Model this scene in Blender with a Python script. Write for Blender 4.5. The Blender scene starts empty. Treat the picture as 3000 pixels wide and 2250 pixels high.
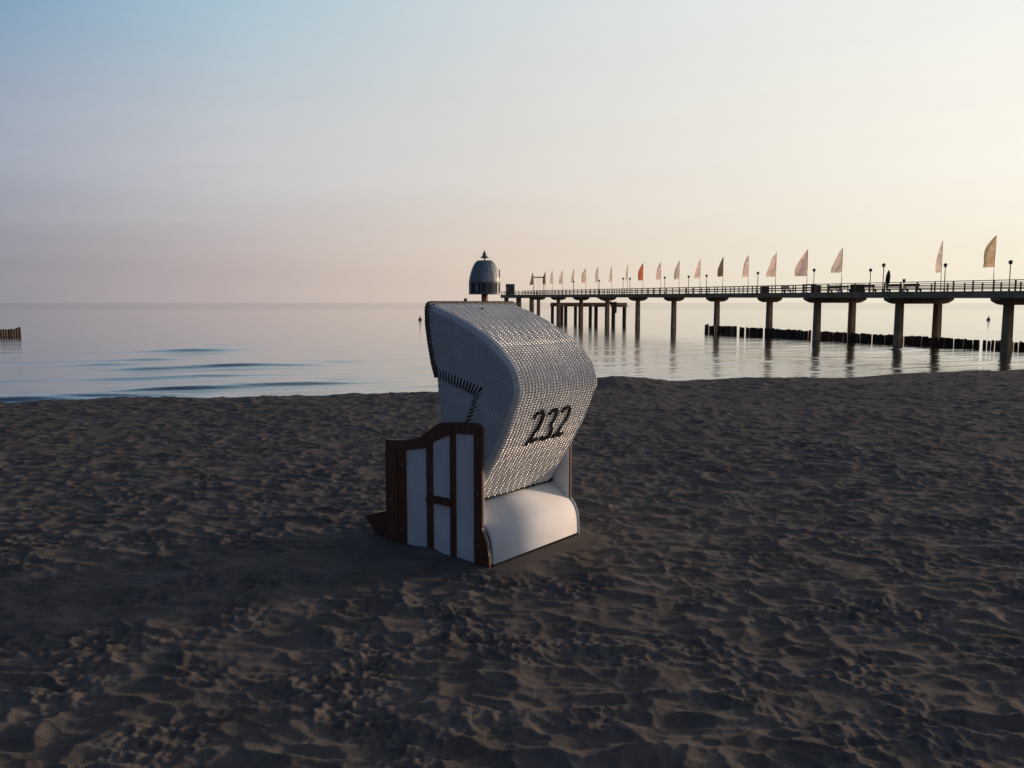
import bpy, math, random
import numpy as np
from mathutils import Vector, Matrix

rad = math.radians
sc = bpy.context.scene
COL = sc.collection

# ------------------------------------------------------------------ camera
EYE = 1.65
cam_d = bpy.data.cameras.new('camera')
cam = bpy.data.objects.new('camera', cam_d)
COL.objects.link(cam)
cam_d.sensor_width = 36.0
cam_d.lens = 36.0 * 820.0 / 1024.0
cam_d.clip_start = 0.05
cam_d.clip_end = 30000.0
cam.location = (0, 0, EYE)
cam.rotation_euler = (rad(90) - math.atan((384 - 302.4) / 820.0), 0, 0)
sc.camera = cam

# ------------------------------------------------------------------ world, sun, exposure
SUN_AZ, SUN_EL = rad(62), rad(5.5)          # azimuth from +Y towards +X
SUN_VEC = Vector((math.sin(SUN_AZ) * math.cos(SUN_EL), math.cos(SUN_AZ) * math.cos(SUN_EL), math.sin(SUN_EL)))


def lin(r, g, b):
    def c(v):
        v /= 255.0
        return v / 12.92 if v <= 0.04045 else ((v + 0.055) / 1.055) ** 2.4
    return (c(r), c(g), c(b), 1.0)


world = bpy.data.worlds.new('World')
sc.world = world
world.use_nodes = True
wn = world.node_tree
wn.nodes.clear()


def wnode(t, **kw):
    n = wn.nodes.new(t)
    for k, v in kw.items():
        setattr(n, k, v)
    return n


def wmath(op, a, b=None, c=None, clamp=False):
    n = wnode('ShaderNodeMath', operation=op)
    n.use_clamp = clamp
    for i, v in enumerate((a, b, c)):
        if v is None:
            continue
        if isinstance(v, (int, float)):
            n.inputs[i].default_value = v
        else:
            wn.links.new(v, n.inputs[i])
    return n.outputs[0]


tc = wnode('ShaderNodeTexCoord')
nrm = wnode('ShaderNodeVectorMath', operation='NORMALIZE')
wn.links.new(tc.outputs['Generated'], nrm.inputs[0])
DIR = nrm.outputs[0]
dot = wnode('ShaderNodeVectorMath', operation='DOT_PRODUCT')
wn.links.new(DIR, dot.inputs[0])
dot.inputs[1].default_value = (math.sin(SUN_AZ), math.cos(SUN_AZ), 0)
sep = wnode('ShaderNodeSeparateXYZ')
wn.links.new(DIR, sep.inputs[0])
# faint streaks of thin cloud, stretched along the horizon
mp = wnode('ShaderNodeMapping')
mp.inputs['Scale'].default_value = (2.0, 2.0, 26.0)
wn.links.new(DIR, mp.inputs[0])
nz = wnode('ShaderNodeTexNoise')
nz.inputs['Scale'].default_value = 1.6
nz.inputs['Detail'].default_value = 4.0
wn.links.new(mp.outputs[0], nz.inputs['Vector'])
streak = wmath('SUBTRACT', nz.outputs[0], 0.5)
FACT = wmath('MULTIPLY_ADD', dot.outputs['Value'], 0.5, 0.5, clamp=True)
FACT = wmath('MULTIPLY_ADD', streak, 0.035, FACT, clamp=True)
ELEV = wmath('MULTIPLY_ADD', streak, 0.03, wmath('MAXIMUM', sep.outputs[2], 0.0))


def ramp(stops):
    r = wnode('ShaderNodeValToRGB')
    cr = r.color_ramp
    cr.interpolation = 'LINEAR'
    while len(cr.elements) < len(stops):
        cr.elements.new(0.5)
    for e, (p, c) in zip(cr.elements, stops):
        e.position = p
        e.color = lin(*c)
    wn.links.new(FACT, r.inputs[0])
    return r.outputs[0]


# sky colour against the angle from the sun's bearing, at four heights
R0 = ramp([(0.0, (48, 54, 74)), (0.26, (86, 92, 110)), (0.465, (150, 147, 156)), (0.591, (190, 177, 175)), (0.735, (225, 207, 191)), (0.863, (239, 229, 210)), (0.933, (246, 237, 217)), (1.0, (255, 248, 230))])
R1 = ramp([(0.0, (46, 62, 94)), (0.26, (94, 110, 136)), (0.465, (164, 171, 186)), (0.591, (202, 202, 205)), (0.735, (224, 219, 213)), (0.863, (241, 236, 226)), (0.933, (252, 248, 238)), (1.0, (255, 252, 243))])
R2 = ramp([(0.0, (38, 60, 94)), (0.26, (78, 114, 150)), (0.467, (118, 159, 192)), (0.586, (170, 198, 213)), (0.721, (211, 219, 222)), (0.841, (233, 236, 233)), (0.907, (243, 244, 240)), (1.0, (250, 249, 243))])
R3 = ramp([(0.0, (36, 50, 78)), (0.30, (50, 68, 98)), (0.50, (62, 82, 112)), (0.65, (78, 96, 124)), (0.82, (98, 112, 136)), (1.0, (138, 146, 156))])


def wmix(a, b, lo, hi):
    m = wnode('ShaderNodeMapRange')
    m.interpolation_type = 'SMOOTHSTEP'
    m.inputs['From Min'].default_value = lo
    m.inputs['From Max'].default_value = hi
    wn.links.new(ELEV, m.inputs['Value'])
    x = wnode('ShaderNodeMix', data_type='RGBA')
    wn.links.new(m.outputs[0], x.inputs['Factor'])
    wn.links.new(a, x.inputs['A'])
    wn.links.new(b, x.inputs['B'])
    return x.outputs['Result']


SKYC = wmix(wmix(wmix(R0, R1, 0.02, 0.17), R2, 0.14, 0.36), R3, 0.32, 0.62)
bg1 = wnode('ShaderNodeBackground')
wn.links.new(SKYC, bg1.inputs[0])
bg1.inputs[1].default_value = 0.97
sky = wnode('ShaderNodeTexSky')
sky.sky_type = 'NISHITA'
sky.sun_disc = False
sky.sun_elevation = SUN_EL
sky.sun_rotation = SUN_AZ
sky.dust_density = 2.0
bg2 = wnode('ShaderNodeBackground')
wn.links.new(sky.outputs[0], bg2.inputs[0])
bg2.inputs[1].default_value = 0.004
addw = wnode('ShaderNodeAddShader')
wout = wnode('ShaderNodeOutputWorld')
wn.links.new(bg1.outputs[0], addw.inputs[0])
wn.links.new(bg2.outputs[0], addw.inputs[1])
wn.links.new(addw.outputs[0], wout.inputs[0])

sun_d = bpy.data.lights.new('sun', 'SUN')
sun_d.energy = 2.5
sun_d.angle = rad(5.0)
sun_d.color = (1.0, 0.71, 0.49)
sun = bpy.data.objects.new('sun', sun_d)
COL.objects.link(sun)
sun.rotation_euler = (-SUN_VEC).to_track_quat('-Z', 'Y').to_euler()

sc.view_settings.view_transform = 'Standard'
sc.view_settings.look = 'None'
sc.view_settings.exposure = 0.0
sc.view_settings.gamma = 1.0
sc.view_settings.use_curve_mapping = False
sc.render.engine = 'CYCLES'
sc.cycles.max_bounces = 8
sc.cycles.caustics_reflective = False
sc.cycles.caustics_refractive = False


# ------------------------------------------------------------------ material helpers
def mat(name, base, rough=0.6, var=0.15, scale=8.0, spec=0.5, bump=0.0, bscale=60.0, metallic=0.0, stretch=(1, 1, 1), base2=None, detail=5.0):
    m = bpy.data.materials.new(name)
    m.use_nodes = True
    t = m.node_tree
    b = t.nodes['Principled BSDF']
    b.inputs['Roughness'].default_value = rough
    b.inputs['Specular IOR Level'].default_value = spec
    b.inputs['Metallic'].default_value = metallic
    co = t.nodes.new('ShaderNodeTexCoord')
    ma = t.nodes.new('ShaderNodeMapping')
    ma.inputs['Scale'].default_value = stretch
    t.links.new(co.outputs['Object'], ma.inputs[0])
    n = t.nodes.new('ShaderNodeTexNoise')
    n.inputs['Scale'].default_value = scale
    n.inputs['Detail'].default_value = detail
    t.links.new(ma.outputs[0], n.inputs['Vector'])
    r = t.nodes.new('ShaderNodeValToRGB')
    c2 = base2 or tuple(min(1, v * (1 + var)) for v in base)
    r.color_ramp.elements[0].position = 0.3
    r.color_ramp.elements[1].position = 0.7
    r.color_ramp.elements[0].color = (*[v * (1 - var) for v in base], 1)
    r.color_ramp.elements[1].color = (*c2, 1)
    t.links.new(n.outputs[0], r.inputs[0])
    t.links.new(r.outputs[0], b.inputs['Base Color'])
    if bump:
        n2 = t.nodes.new('ShaderNodeTexNoise')
        n2.inputs['Scale'].default_value = bscale
        n2.inputs['Detail'].default_value = 6.0
        t.links.new(ma.outputs[0], n2.inputs['Vector'])
        bp = t.nodes.new('ShaderNodeBump')
        bp.inputs['Strength'].default_value = bump
        bp.inputs['Distance'].default_value = 0.01
        t.links.new(n2.outputs[0], bp.inputs['Height'])
        t.links.new(bp.outputs[0], b.inputs['Normal'])
    return m


M = {}
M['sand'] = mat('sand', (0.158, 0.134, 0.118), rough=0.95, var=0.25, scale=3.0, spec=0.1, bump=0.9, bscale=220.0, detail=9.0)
M['wicker'] = mat('wicker', (0.54, 0.535, 0.535), rough=0.24, var=0.08, scale=9.0, spec=0.6)
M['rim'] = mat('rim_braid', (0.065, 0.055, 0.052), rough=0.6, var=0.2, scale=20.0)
M['wood'] = mat('stained_wood', (0.13, 0.047, 0.024), rough=0.5, var=0.35, scale=14.0, stretch=(6, 6, 0.6), bump=0.25, bscale=40.0)
M['laminate'] = mat('white_laminate', (0.77, 0.765, 0.765), rough=0.75, var=0.10, scale=3.5, bump=0.03, bscale=30.0)
M['lining'] = mat('navy_lining', (0.02, 0.025, 0.04), rough=0.9, var=0.2, scale=30.0)
M['cushion'] = mat('striped_cushion', (0.10, 0.13, 0.24), rough=0.9, var=0.2, scale=20.0)
M['black'] = mat('black_paint', (0.006, 0.005, 0.006), spec=0.15, rough=0.8, var=0.2, scale=30.0)
M['steel'] = mat('galvanised_steel', (0.35, 0.35, 0.35), rough=0.45, var=0.1, scale=20.0, metallic=0.8)
M['concrete'] = mat('weathered_concrete', (0.52, 0.34, 0.20), rough=0.85, var=0.3, scale=0.9, bump=0.3, bscale=6.0)
M['deckedge'] = mat('deck_fascia', (0.52, 0.35, 0.21), rough=0.8, var=0.25, scale=1.2, bump=0.2, bscale=10.0)
M['rail'] = mat('rail_timber', (0.30, 0.19, 0.10), rough=0.75, var=0.3, scale=4.0)
M['pile'] = mat('wet_pile', (0.075, 0.045, 0.028), rough=0.65, var=0.45, scale=5.0, stretch=(1, 1, 0.4), bump=0.6, bscale=14.0)
M['dome'] = mat('dome_metal', (0.30, 0.315, 0.32), rough=0.5, var=0.15, scale=0.8, metallic=0.5)
M['domerib'] = mat('dome_rib', (0.20, 0.205, 0.22), rough=0.5, var=0.15, scale=1.0, metallic=0.5)
M['glassband'] = mat('dark_glass', (0.03, 0.04, 0.045), rough=0.15, var=0.3, scale=1.2)
M['paleglass'] = mat('pale_pane', (0.35, 0.40, 0.42), rough=0.2, var=0.1, scale=2.0)
M['lamp'] = mat('lamp_metal', (0.035, 0.03, 0.028), rough=0.5, var=0.2, scale=8.0)
M['globe'] = mat('lamp_globe', (0.20, 0.18, 0.15), rough=0.3, var=0.1, scale=8.0)
M['polewhite'] = mat('flag_pole', (0.55, 0.52, 0.48), rough=0.4, var=0.05, scale=5.0)
M['bench'] = mat('bench_timber', (0.075, 0.05, 0.033), rough=0.75, var=0.3, scale=6.0)
M['parasol'] = mat('parasol_cloth', (0.045, 0.033, 0.022), rough=0.9, var=0.25, scale=6.0)
M['kiosk'] = mat('kiosk_paint', (0.07, 0.075, 0.07), rough=0.6, var=0.15, scale=2.0)
M['buoy'] = mat('buoy_paint', (0.14, 0.07, 0.04), rough=0.5, var=0.2, scale=6.0)
M['buoygrey'] = mat('buoy_grey', (0.20, 0.20, 0.18), rough=0.5, var=0.2, scale=6.0)


def flagmat(name, c):
    m = bpy.data.materials.new(name)
    m.use_nodes = True
    t = m.node_tree
    b = t.nodes['Principled BSDF']
    b.inputs['Roughness'].default_value = 0.9
    b.inputs['Specular IOR Level'].default_value = 0.1
    n = t.nodes.new('ShaderNodeTexNoise')
    n.inputs['Scale'].default_value = 1.3
    co = t.nodes.new('ShaderNodeTexCoord')
    t.links.new(co.outputs['Object'], n.inputs['Vector'])
    r = t.nodes.new('ShaderNodeValToRGB')
    r.color_ramp.elements[0].position = 0.35
    r.color_ramp.elements[1].position = 0.65
    r.color_ramp.elements[0].color = (*[v * 0.8 for v in c], 1)
    r.color_ramp.elements[1].color = (*c, 1)
    t.links.new(n.outputs[0], r.inputs[0])
    t.links.new(r.outputs[0], b.inputs['Base Color'])
    tr = t.nodes.new('ShaderNodeBsdfTranslucent')
    t.links.new(r.outputs[0], tr.inputs[0])
    mx = t.nodes.new('ShaderNodeMixShader')
    mx.inputs[0].default_value = 0.9
    t.links.new(b.outputs[0], mx.inputs[1])
    t.links.new(tr.outputs[0], mx.inputs[2])
    t.links.new(mx.outputs[0], t.nodes['Material Output'].inputs[0])
    return m


FM = {'grey': flagmat('flag_grey', (0.86, 0.81, 0.77)), 'pink': flagmat('flag_pink', (0.95, 0.84, 0.81)),
      'red': flagmat('flag_red', (0.86, 0.46, 0.36)), 'dark': flagmat('flag_dark', (0.44, 0.40, 0.34)),
      'tan': flagmat('flag_tan', (0.84, 0.74, 0.60))}


# ------------------------------------------------------------------ mesh helpers
def mesh_np(name, V, F, smooth=False):
    V = np.asarray(V, dtype=np.float32)
    F = np.asarray(F, dtype=np.int32)
    me = bpy.data.meshes.new(name)
    me.vertices.add(len(V))
    me.vertices.foreach_set('co', V.ravel())
    n, k = F.shape
    me.loops.add(n * k)
    me.loops.foreach_set('vertex_index', F.ravel())
    me.polygons.add(n)
    me.polygons.foreach_set('loop_start', np.arange(0, n * k, k, dtype=np.int32))
    me.polygons.foreach_set('loop_total', np.full(n, k, dtype=np.int32))
    me.polygons.foreach_set('use_smooth', np.full(n, smooth, dtype=bool))
    me.update(calc_edges=True)
    return me


def grid_faces(nr, nc, mask=None, wrap=False):
    i, j = np.meshgrid(np.arange(nr - 1), np.arange(nc if wrap else nc - 1), indexing='ij')
    a = i * nc + j
    j2 = (j + 1) % nc
    F = np.stack([a, i * nc + j2, (i + 1) * nc + j2, (i + 1) * nc + j], -1).reshape(-1, 4)
    if mask is not None:
        F = F[mask.reshape(-1)]
    return F


class MB:
    """collects boxes, tubes, prisms into one mesh"""
    def __init__(self):
        self.v, self.f, self.sm = [], [], []

    def add(self, V, F, smooth=False):
        o = len(self.v)
        self.v += [tuple(map(float, p)) for p in V]
        self.f += [tuple(i + o for i in q) for q in F]
        self.sm += [smooth] * len(F)
        return self

    def box(self, x0, x1, y0, y1, z0, z1, bev=0.0):
        if bev <= 0:
            V = [(x, y, z) for z in (z0, z1) for y in (y0, y1) for x in (x0, x1)]
            F = [(0, 2, 3, 1), (4, 5, 7, 6), (0, 1, 5, 4), (2, 6, 7, 3), (0, 4, 6, 2), (1, 3, 7, 5)]
            return self.add(V, F)
        P = [(x0 + bev, y0), (x1 - bev, y0), (x1, y0 + bev), (x1, y1 - bev), (x1 - bev, y1), (x0 + bev, y1), (x0, y1 - bev), (x0, y0 + bev)]
        return self.loft([[(x, y, z0) for x, y in P], [(x, y, z1 - bev) for x, y in P],
                          [((x0 + x1) / 2 + (x - (x0 + x1) / 2) * (1 - 2 * bev / (x1 - x0)), (y0 + y1) / 2 + (y - (y0 + y1) / 2) * (1 - 2 * bev / (y1 - y0)), z1) for x, y in P]])

    def loft(self, rings, caps=True, smooth=False):
        n = len(rings[0])
        V = [p for r in rings for p in r]
        F = []
        for k in range(len(rings) - 1):
            for i in range(n):
                j = (i + 1) % n
                F.append((k * n + i, k * n + j, (k + 1) * n + j, (k + 1) * n + i))
        self.add(V, F, smooth)
        if caps:
            o = len(self.v) - len(V)
            self.f.append(tuple(o + i for i in reversed(range(n))))
            self.f.append(tuple(o + (len(rings) - 1) * n + i for i in range(n)))
            self.sm += [False, False]
        return self

    def prism(self, pts, axis, a, b):
        """extrude a polygon; axis is the extrusion axis, pts in the other two (in xyz order)"""
        def P(p, t):
            q = list(p)
            q.insert(axis, t)
            return tuple(q)
        return self.loft([[P(p, a) for p in pts], [P(p, b) for p in pts]])

    def lathe(self, prof, n=16, c=(0, 0, 0), smooth=True):
        rings = [[(c[0] + r * math.cos(2 * math.pi * i / n), c[1] + r * math.sin(2 * math.pi * i / n), c[2] + z) for i in range(n)] for r, z in prof]
        return self.loft(rings, True, smooth)

    def tube(self, pts, r, n=8, smooth=True):
        pts = [Vector(p) for p in pts]
        rr = r if isinstance(r, (list, tuple)) else [r] * len(pts)
        rings = []
        up = Vector((0, 0, 1))
        for i, p in enumerate(pts):
            t = (pts[min(i + 1, len(pts) - 1)] - pts[max(i - 1, 0)]).normalized()
            u = up if abs(t.z) < 0.9 else Vector((1, 0, 0))
            a = t.cross(u).normalized()
            b = t.cross(a).normalized()
            rings.append([tuple(p + (a * math.cos(2 * math.pi * k / n) + b * math.sin(2 * math.pi * k / n)) * rr[i]) for k in range(n)])
        return self.loft(rings, True, smooth)

    def mesh(self, name):
        me = bpy.data.meshes.new(name)
        me.from_pydata(self.v, [], self.f)
        me.polygons.foreach_set('use_smooth', self.sm)
        me.update()
        return me

    def build(self, name, material, parent=None, loc=None):
        return link(name, self.mesh(name), material, parent, loc)


def link(name, me, material=None, parent=None, loc=None, rz=0.0):
    o = bpy.data.objects.new(name, me)
    COL.objects.link(o)
    if material is not None and me is not None and not me.materials:
        me.materials.append(material)
    if parent is not None:
        o.parent = parent
    if loc is not None:
        o.location = loc
    if rz:
        o.rotation_euler = (0, 0, rz)
    return o


def tag(o, label=None, cat=None, group=None, kind=None):
    if label:
        o['label'] = label
    if cat:
        o['category'] = cat
    if group:
        o['group'] = group
    if kind:
        o['kind'] = kind
    return o


def empty(name, loc=(0, 0, 0), rz=0.0):
    o = bpy.data.objects.new(name, None)
    COL.objects.link(o)
    o.location = loc
    o.rotation_euler = (0, 0, rz)
    o.empty_display_size = 0.2
    return o


# ------------------------------------------------------------------ noise
RNG = np.random.RandomState(11)
PERM = RNG.permutation(4096).astype(np.int64)


def hsh(i, j, k=0):
    return PERM[(PERM[(PERM[(i + 7919 * k) & 4095] + j) & 4095] + 131 * k) & 4095]


def gnoise(x, y, k=0):
    xi = np.floor(x).astype(np.int64)
    yi = np.floor(y).astype(np.int64)
    fx, fy = x - xi, y - yi
    u = fx * fx * fx * (fx * (fx * 6 - 15) + 10)
    v = fy * fy * fy * (fy * (fy * 6 - 15) + 10)

    def g(ii, jj, dx, dy):
        a = hsh(ii, jj, k) * (2 * np.pi / 4096)
        return np.cos(a) * dx + np.sin(a) * dy
    n0 = g(xi, yi, fx, fy) * (1 - u) + g(xi + 1, yi, fx - 1, fy) * u
    n1 = g(xi, yi + 1, fx, fy - 1) * (1 - u) + g(xi + 1, yi + 1, fx - 1, fy - 1) * u
    return (n0 * (1 - v) + n1 * v) * 1.5


def pits(x, y, k=0):
    """soft bowls that meet in crests (trodden dry sand); 0 in the bowl, 1 on the crest"""
    xi = np.floor(x).astype(np.int64)
    yi = np.floor(y).astype(np.int64)
    f1 = np.full(x.shape, 9.0)
    for di in (-1, 0, 1):
        for dj in (-1, 0, 1):
            ii, jj = xi + di, yi + dj
            h1 = hsh(ii, jj, k) / 4096.0
            h2 = hsh(ii, jj, k + 5) / 4096.0
            h3 = hsh(ii, jj, k + 9) / 4096.0
            dx = ii + 0.1 + 0.8 * h1 - x
            dy = jj + 0.1 + 0.8 * h2 - y
            ca, sa = np.cos(h3 * 6.283), np.sin(h3 * 6.283)
            ax = (dx * ca + dy * sa) * (0.75 + 0.3 * h1)
            ay = (-dx * sa + dy * ca) * (1.15 + 0.5 * h2)
            d2 = ax * ax + ay * ay + 0.25 * h3 * h2
            f1 = np.minimum(f1, d2)
    return np.minimum(f1, 1.3)


# ------------------------------------------------------------------ shore frame
DX, DY = -0.317, 0.9485           # out to sea, along the pier
CX, CY = 0.9485, 0.317            # along the shore
WATER_Z = EYE - 4.6
TH = rad(51.0)
CHAIR = Vector((-0.137, 4.993, 0.0))
WD = np.array([math.cos(TH), math.sin(TH)])
FD = np.array([-math.sin(TH), math.cos(TH)])


def sand_height(x, y):
    s = DX * x + DY * y
    a = CX * x + CY * y
    r = np.hypot(x, y)
    wob = 0.5 * gnoise(a / 3.1, s * 0 + 2.3, 3) + 0.22 * gnoise(a / 0.9, s * 0 + 5.1, 4)
    q = s - 15.6 - wob - 0.9 * np.clip((1.0 - a) / 6.0, 0, 1)
    fall = 0.21 * np.logaddexp(0, q / 0.45) * 0.45
    z = -np.minimum(fall, 7.0)
    z = z + 0.05 * gnoise(x / 5.5, y / 5.5, 1) + 0.012 * gnoise(x / 1.7, y / 1.7, 2)
    # heap of sand on the crest beyond the chair
    z = z + 0.19 * np.exp(-((a - 7.4) / 1.0) ** 2 - ((s - 15.2) / 0.7) ** 2) + 0.05 * np.exp(-((a - 19.6) / 0.5) ** 2 - ((s - 15.0) / 0.5) ** 2)
    # trodden relief
    wx = x + 0.06 * gnoise(x / 0.3, y / 0.3, 21)
    wy = y + 0.06 * gnoise(x / 0.3 + 9, y / 0.3 + 4, 22)
    patch = 0.65 + 0.5 * gnoise(x / 2.3, y / 2.3, 25)
    rel = 0.031 * pits(wx / 0.30, wy / 0.165, 31) * patch + 0.022 * pits(wx / 0.155 + 3, wy / 0.092, 41) * (0.6 + 0.7 * np.clip(gnoise(x / 0.8, y / 0.8, 44) + 0.5, 0, 1))
    rel = rel + 0.007 * gnoise(x / 0.45, y / 0.45, 23) + 0.007 * gnoise(wx / 0.3, wy / 0.13, 24)
    fine = 0.0045 * gnoise(x / 0.055, y / 0.055, 26) + 0.0055 * gnoise(x / 0.028, y / 0.028, 27) + 0.014 * (pits(x / 0.08, y / 0.055, 51) - 0.4)
    rough = np.clip(gnoise(x / 0.45, y / 0.45, 28) * 1.8 + 0.55, 0.30, 1.5)
    rel = rel - 0.030 + fine * rough * np.clip((20 - r) / 11, 0, 1)
    # sheltered, smoothed sand round the chair's base
    px, py = x - CHAIR.x, y - CHAIR.y
    v = px * WD[0] + py * WD[1]
    u = px * FD[0] + py * FD[1]
    d = np.hypot(np.maximum(np.maximum(-0.02 - v, v - 1.0), 0), np.maximum(np.maximum(-0.12 - u, u - 1.15), 0))
    k = np.clip(d / 0.55, 0, 1)
    k = k * k * (3 - 2 * k)
    z = z * k + (-0.004 + 0.026 * np.clip((u - 0.1) / 0.4, 0, 1) * np.exp(-(d / 0.09) ** 2) * (0.6 + gnoise(x / 0.2, y / 0.2, 29))) * (1 - k)
    k2 = np.clip(d / 0.16, 0, 1)
    wet = np.clip((17.5 - s) / 1.5, 0.12, 1)
    return z + rel * (0.05 + 0.95 * k2) * wet


def angles(dense, n_dense, coarse_n):
    a = np.linspace(-dense, dense, n_dense)
    b = np.linspace(dense, 2 * math.pi - dense, coarse_n + 2)[1:-1]
    return np.concatenate([a, b])          # azimuth from +Y towards +X, wraps round


ANG = angles(rad(40), 620, 0)
_side = np.linspace(rad(40), rad(72), 130)[1:]
ANG = np.concatenate([-_side[::-1], ANG, _side, np.linspace(rad(72), 2 * math.pi - rad(72), 62)[1:-1]])
RAD = np.concatenate([[0.15, 0.5, 0.9, 1.3], np.exp(np.linspace(math.log(1.7), math.log(30.0), 840)), [34, 40, 50, 70, 110, 200, 400, 900]])
rr, aa = np.meshgrid(RAD, ANG, indexing='ij')
X, Y = rr * np.sin(aa), rr * np.cos(aa)
Z = sand_height(X.ravel(), Y.ravel())
Z = np.where(rr.ravel() > 60, np.where((DX * X + DY * Y).ravel() > 15, -9.0, 0.0), Z)
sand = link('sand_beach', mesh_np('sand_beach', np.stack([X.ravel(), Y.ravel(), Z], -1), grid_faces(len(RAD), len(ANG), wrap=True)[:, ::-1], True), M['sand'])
tag(sand, kind='structure')

# ------------------------------------------------------------------ sea
wm = bpy.data.materials.new('sea_water')
wm.use_nodes = True
t = wm.node_tree
b = t.nodes['Principled BSDF']
b.inputs['Base Color'].default_value = (0.028, 0.031, 0.031, 1)
b.inputs['Roughness'].default_value = 0.04
b.inputs['IOR'].default_value = 2.1
co = t.nodes.new('ShaderNodeTexCoord')
mp1 = t.nodes.new('ShaderNodeMapping')
mp1.inputs['Rotation'].default_value = (0, 0, -math.atan2(CY, CX))
mp1.inputs['Scale'].default_value = (0.22, 1.1, 1)
t.links.new(co.outputs['Object'], mp1.inputs[0])
n1 = t.nodes.new('ShaderNodeTexNoise')
n1.inputs['Scale'].default_value = 1.0
n1.inputs['Detail'].default_value = 8.0
n1.inputs['Roughness'].default_value = 0.62
t.links.new(mp1.outputs[0], n1.inputs['Vector'])
bp = t.nodes.new('ShaderNodeBump')
bp.inputs['Strength'].default_value = 0.35
sp = t.nodes.new('ShaderNodeSeparateXYZ')
t.links.new(co.outputs['Object'], sp.inputs[0])
mr = t.nodes.new('ShaderNodeMapRange')      # wind-ruffled water further out
mr.inputs['From Min'].default_value = 420.0
mr.inputs['From Max'].default_value = 620.0
mr.inputs['To Min'].default_value = 0.04
mr.inputs['To Max'].default_value = 0.075
t.links.new(sp.outputs[1], mr.inputs['Value'])
t.links.new(mr.outputs[0], b.inputs['Roughness'])
bp.inputs['Distance'].default_value = 0.11
t.links.new(n1.outputs[0], bp.inputs['Height'])
t.links.new(bp.outputs[0], b.inputs['Normal'])
gl = t.nodes.new('ShaderNodeBsdfGlossy')
gl.inputs['Color'].default_value = (0.95, 0.95, 0.94, 1)
t.links.new(mr.outputs[0], gl.inputs['Roughness'])
t.links.new(bp.outputs[0], gl.inputs['Normal'])
mxs = t.nodes.new('ShaderNodeMixShader')
mxs.inputs[0].default_value = 0.24
t.links.new(b.outputs[0], mxs.inputs[1])
t.links.new(gl.outputs[0], mxs.inputs[2])
t.links.new(mxs.outputs[0], t.nodes['Material Output'].inputs[0])

WANG = angles(rad(40), 420, 40)
WRAD = np.concatenate([np.linspace(14, 30, 60)[:-1], np.exp(np.linspace(math.log(30), math.log(160), 560)), np.exp(np.linspace(math.log(160), math.log(14000), 70))[1:]])
rr, aa = np.meshgrid(WRAD, WANG, indexing='ij')
X, Y = (rr * np.sin(aa)).ravel(), (rr * np.cos(aa)).ravel()
S = DX * X + DY * Y
A = CX * X + CY * Y
W = np.zeros_like(X)


def swell(x, y, half, hgt, wid, bend=0.0):
    global W
    s0, a0 = DX * x + DY * y, CX * x + CY * y
    ds = S - s0 - bend * (A - a0) ** 2
    W = W + hgt * np.exp(-((A - a0) / half) ** 2) * np.exp(-(ds / wid) ** 2)


PITCH = math.atan((384 - 302.4) / 820.0)


def on_water(sx, sy):
    """a point of the sea surface seen in the direction of photo position (sx, sy) from the eye"""
    x = (sx * 0.341333 - 512) / 820.0
    y = (384 - sy * 0.341333) / 820.0
    d = Vector((x, math.cos(PITCH) + y * math.sin(PITCH), -math.sin(PITCH) + y * math.cos(PITCH)))
    k = (WATER_Z - EYE) / d.z
    return d.x * k, d.y * k


# low swells running in to the shore: (along the view, half length, height, width)
for sx, sy, half, hgt, wid in [(576, 1029, 3.4, 0.30, 1.2), (423, 1055, 2.4, 0.17, 0.9), (288, 1071, 2.0, 0.14, 0.8), (655, 1075, 3.0, 0.25, 0.8),
                               (411, 1083, 2.2, 0.19, 0.7), (987, 1062, 2.6, 0.15, 0.9), (852, 1072, 2.2, 0.13, 0.8), (735, 1132, 4.2, 0.24, 0.6), (880, 1124, 1.8, 0.17, 0.5),
                               (520, 1143, 2.6, 0.16, 0.5), (230, 1166, 3.2, 0.22, 0.5), (60, 1176, 2.0, 0.2, 0.5), (330, 1112, 2.6, 0.10, 0.6), (120, 1113, 2.8, 0.09, 0.6), (200, 1035, 6.0, 0.07, 0.9), (680, 1010, 4.0, 0.12, 1.1),
                               (350, 1005, 4.0, 0.06, 1.1), (120, 1062, 3.0, 0.07, 0.8), (760, 1100, 3.0, 0.09, 0.6), (560, 1105, 2.2, 0.08, 0.6), (1000, 1106, 2.0, 0.08, 0.6), (1130, 1052, 3.0, 0.09, 0.9), (2630, 1026, 3.6, 0.18, 0.8), (2690, 1040, 2.0, 0.10, 0.7), (1900, 1040, 6.0, 0.06, 1.0), (2200, 1060, 5.0, 0.06, 0.9), (2500, 1062, 5.0, 0.06, 0.8)]:
    swell(*on_water(sx, sy), half * 1.3, hgt, wid)
near = np.clip((130 - S) / 90, 0, 1)
W = W + near * (0.055 * gnoise(A / 9.0, S / 2.1, 61) + 0.034 * gnoise(A / 4.0, S / 1.0, 62))
W = np.where(S < 24, W * 0.3, W)
sea = link('sea', mesh_np('sea', np.stack([X, Y, WATER_Z + W], -1), grid_faces(len(WRAD), len(WANG), wrap=True)[:, ::-1], True), wm)
tag(sea, kind='structure')


# ------------------------------------------------------------------ the hooded beach chair
chair = empty('beach_chair', CHAIR, TH)
tag(chair, 'white wicker hooded beach chair numbered 232 with brown wooden sides standing on the sand', 'beach chair')
# local axes: x across the chair, y towards its front, z up


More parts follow.
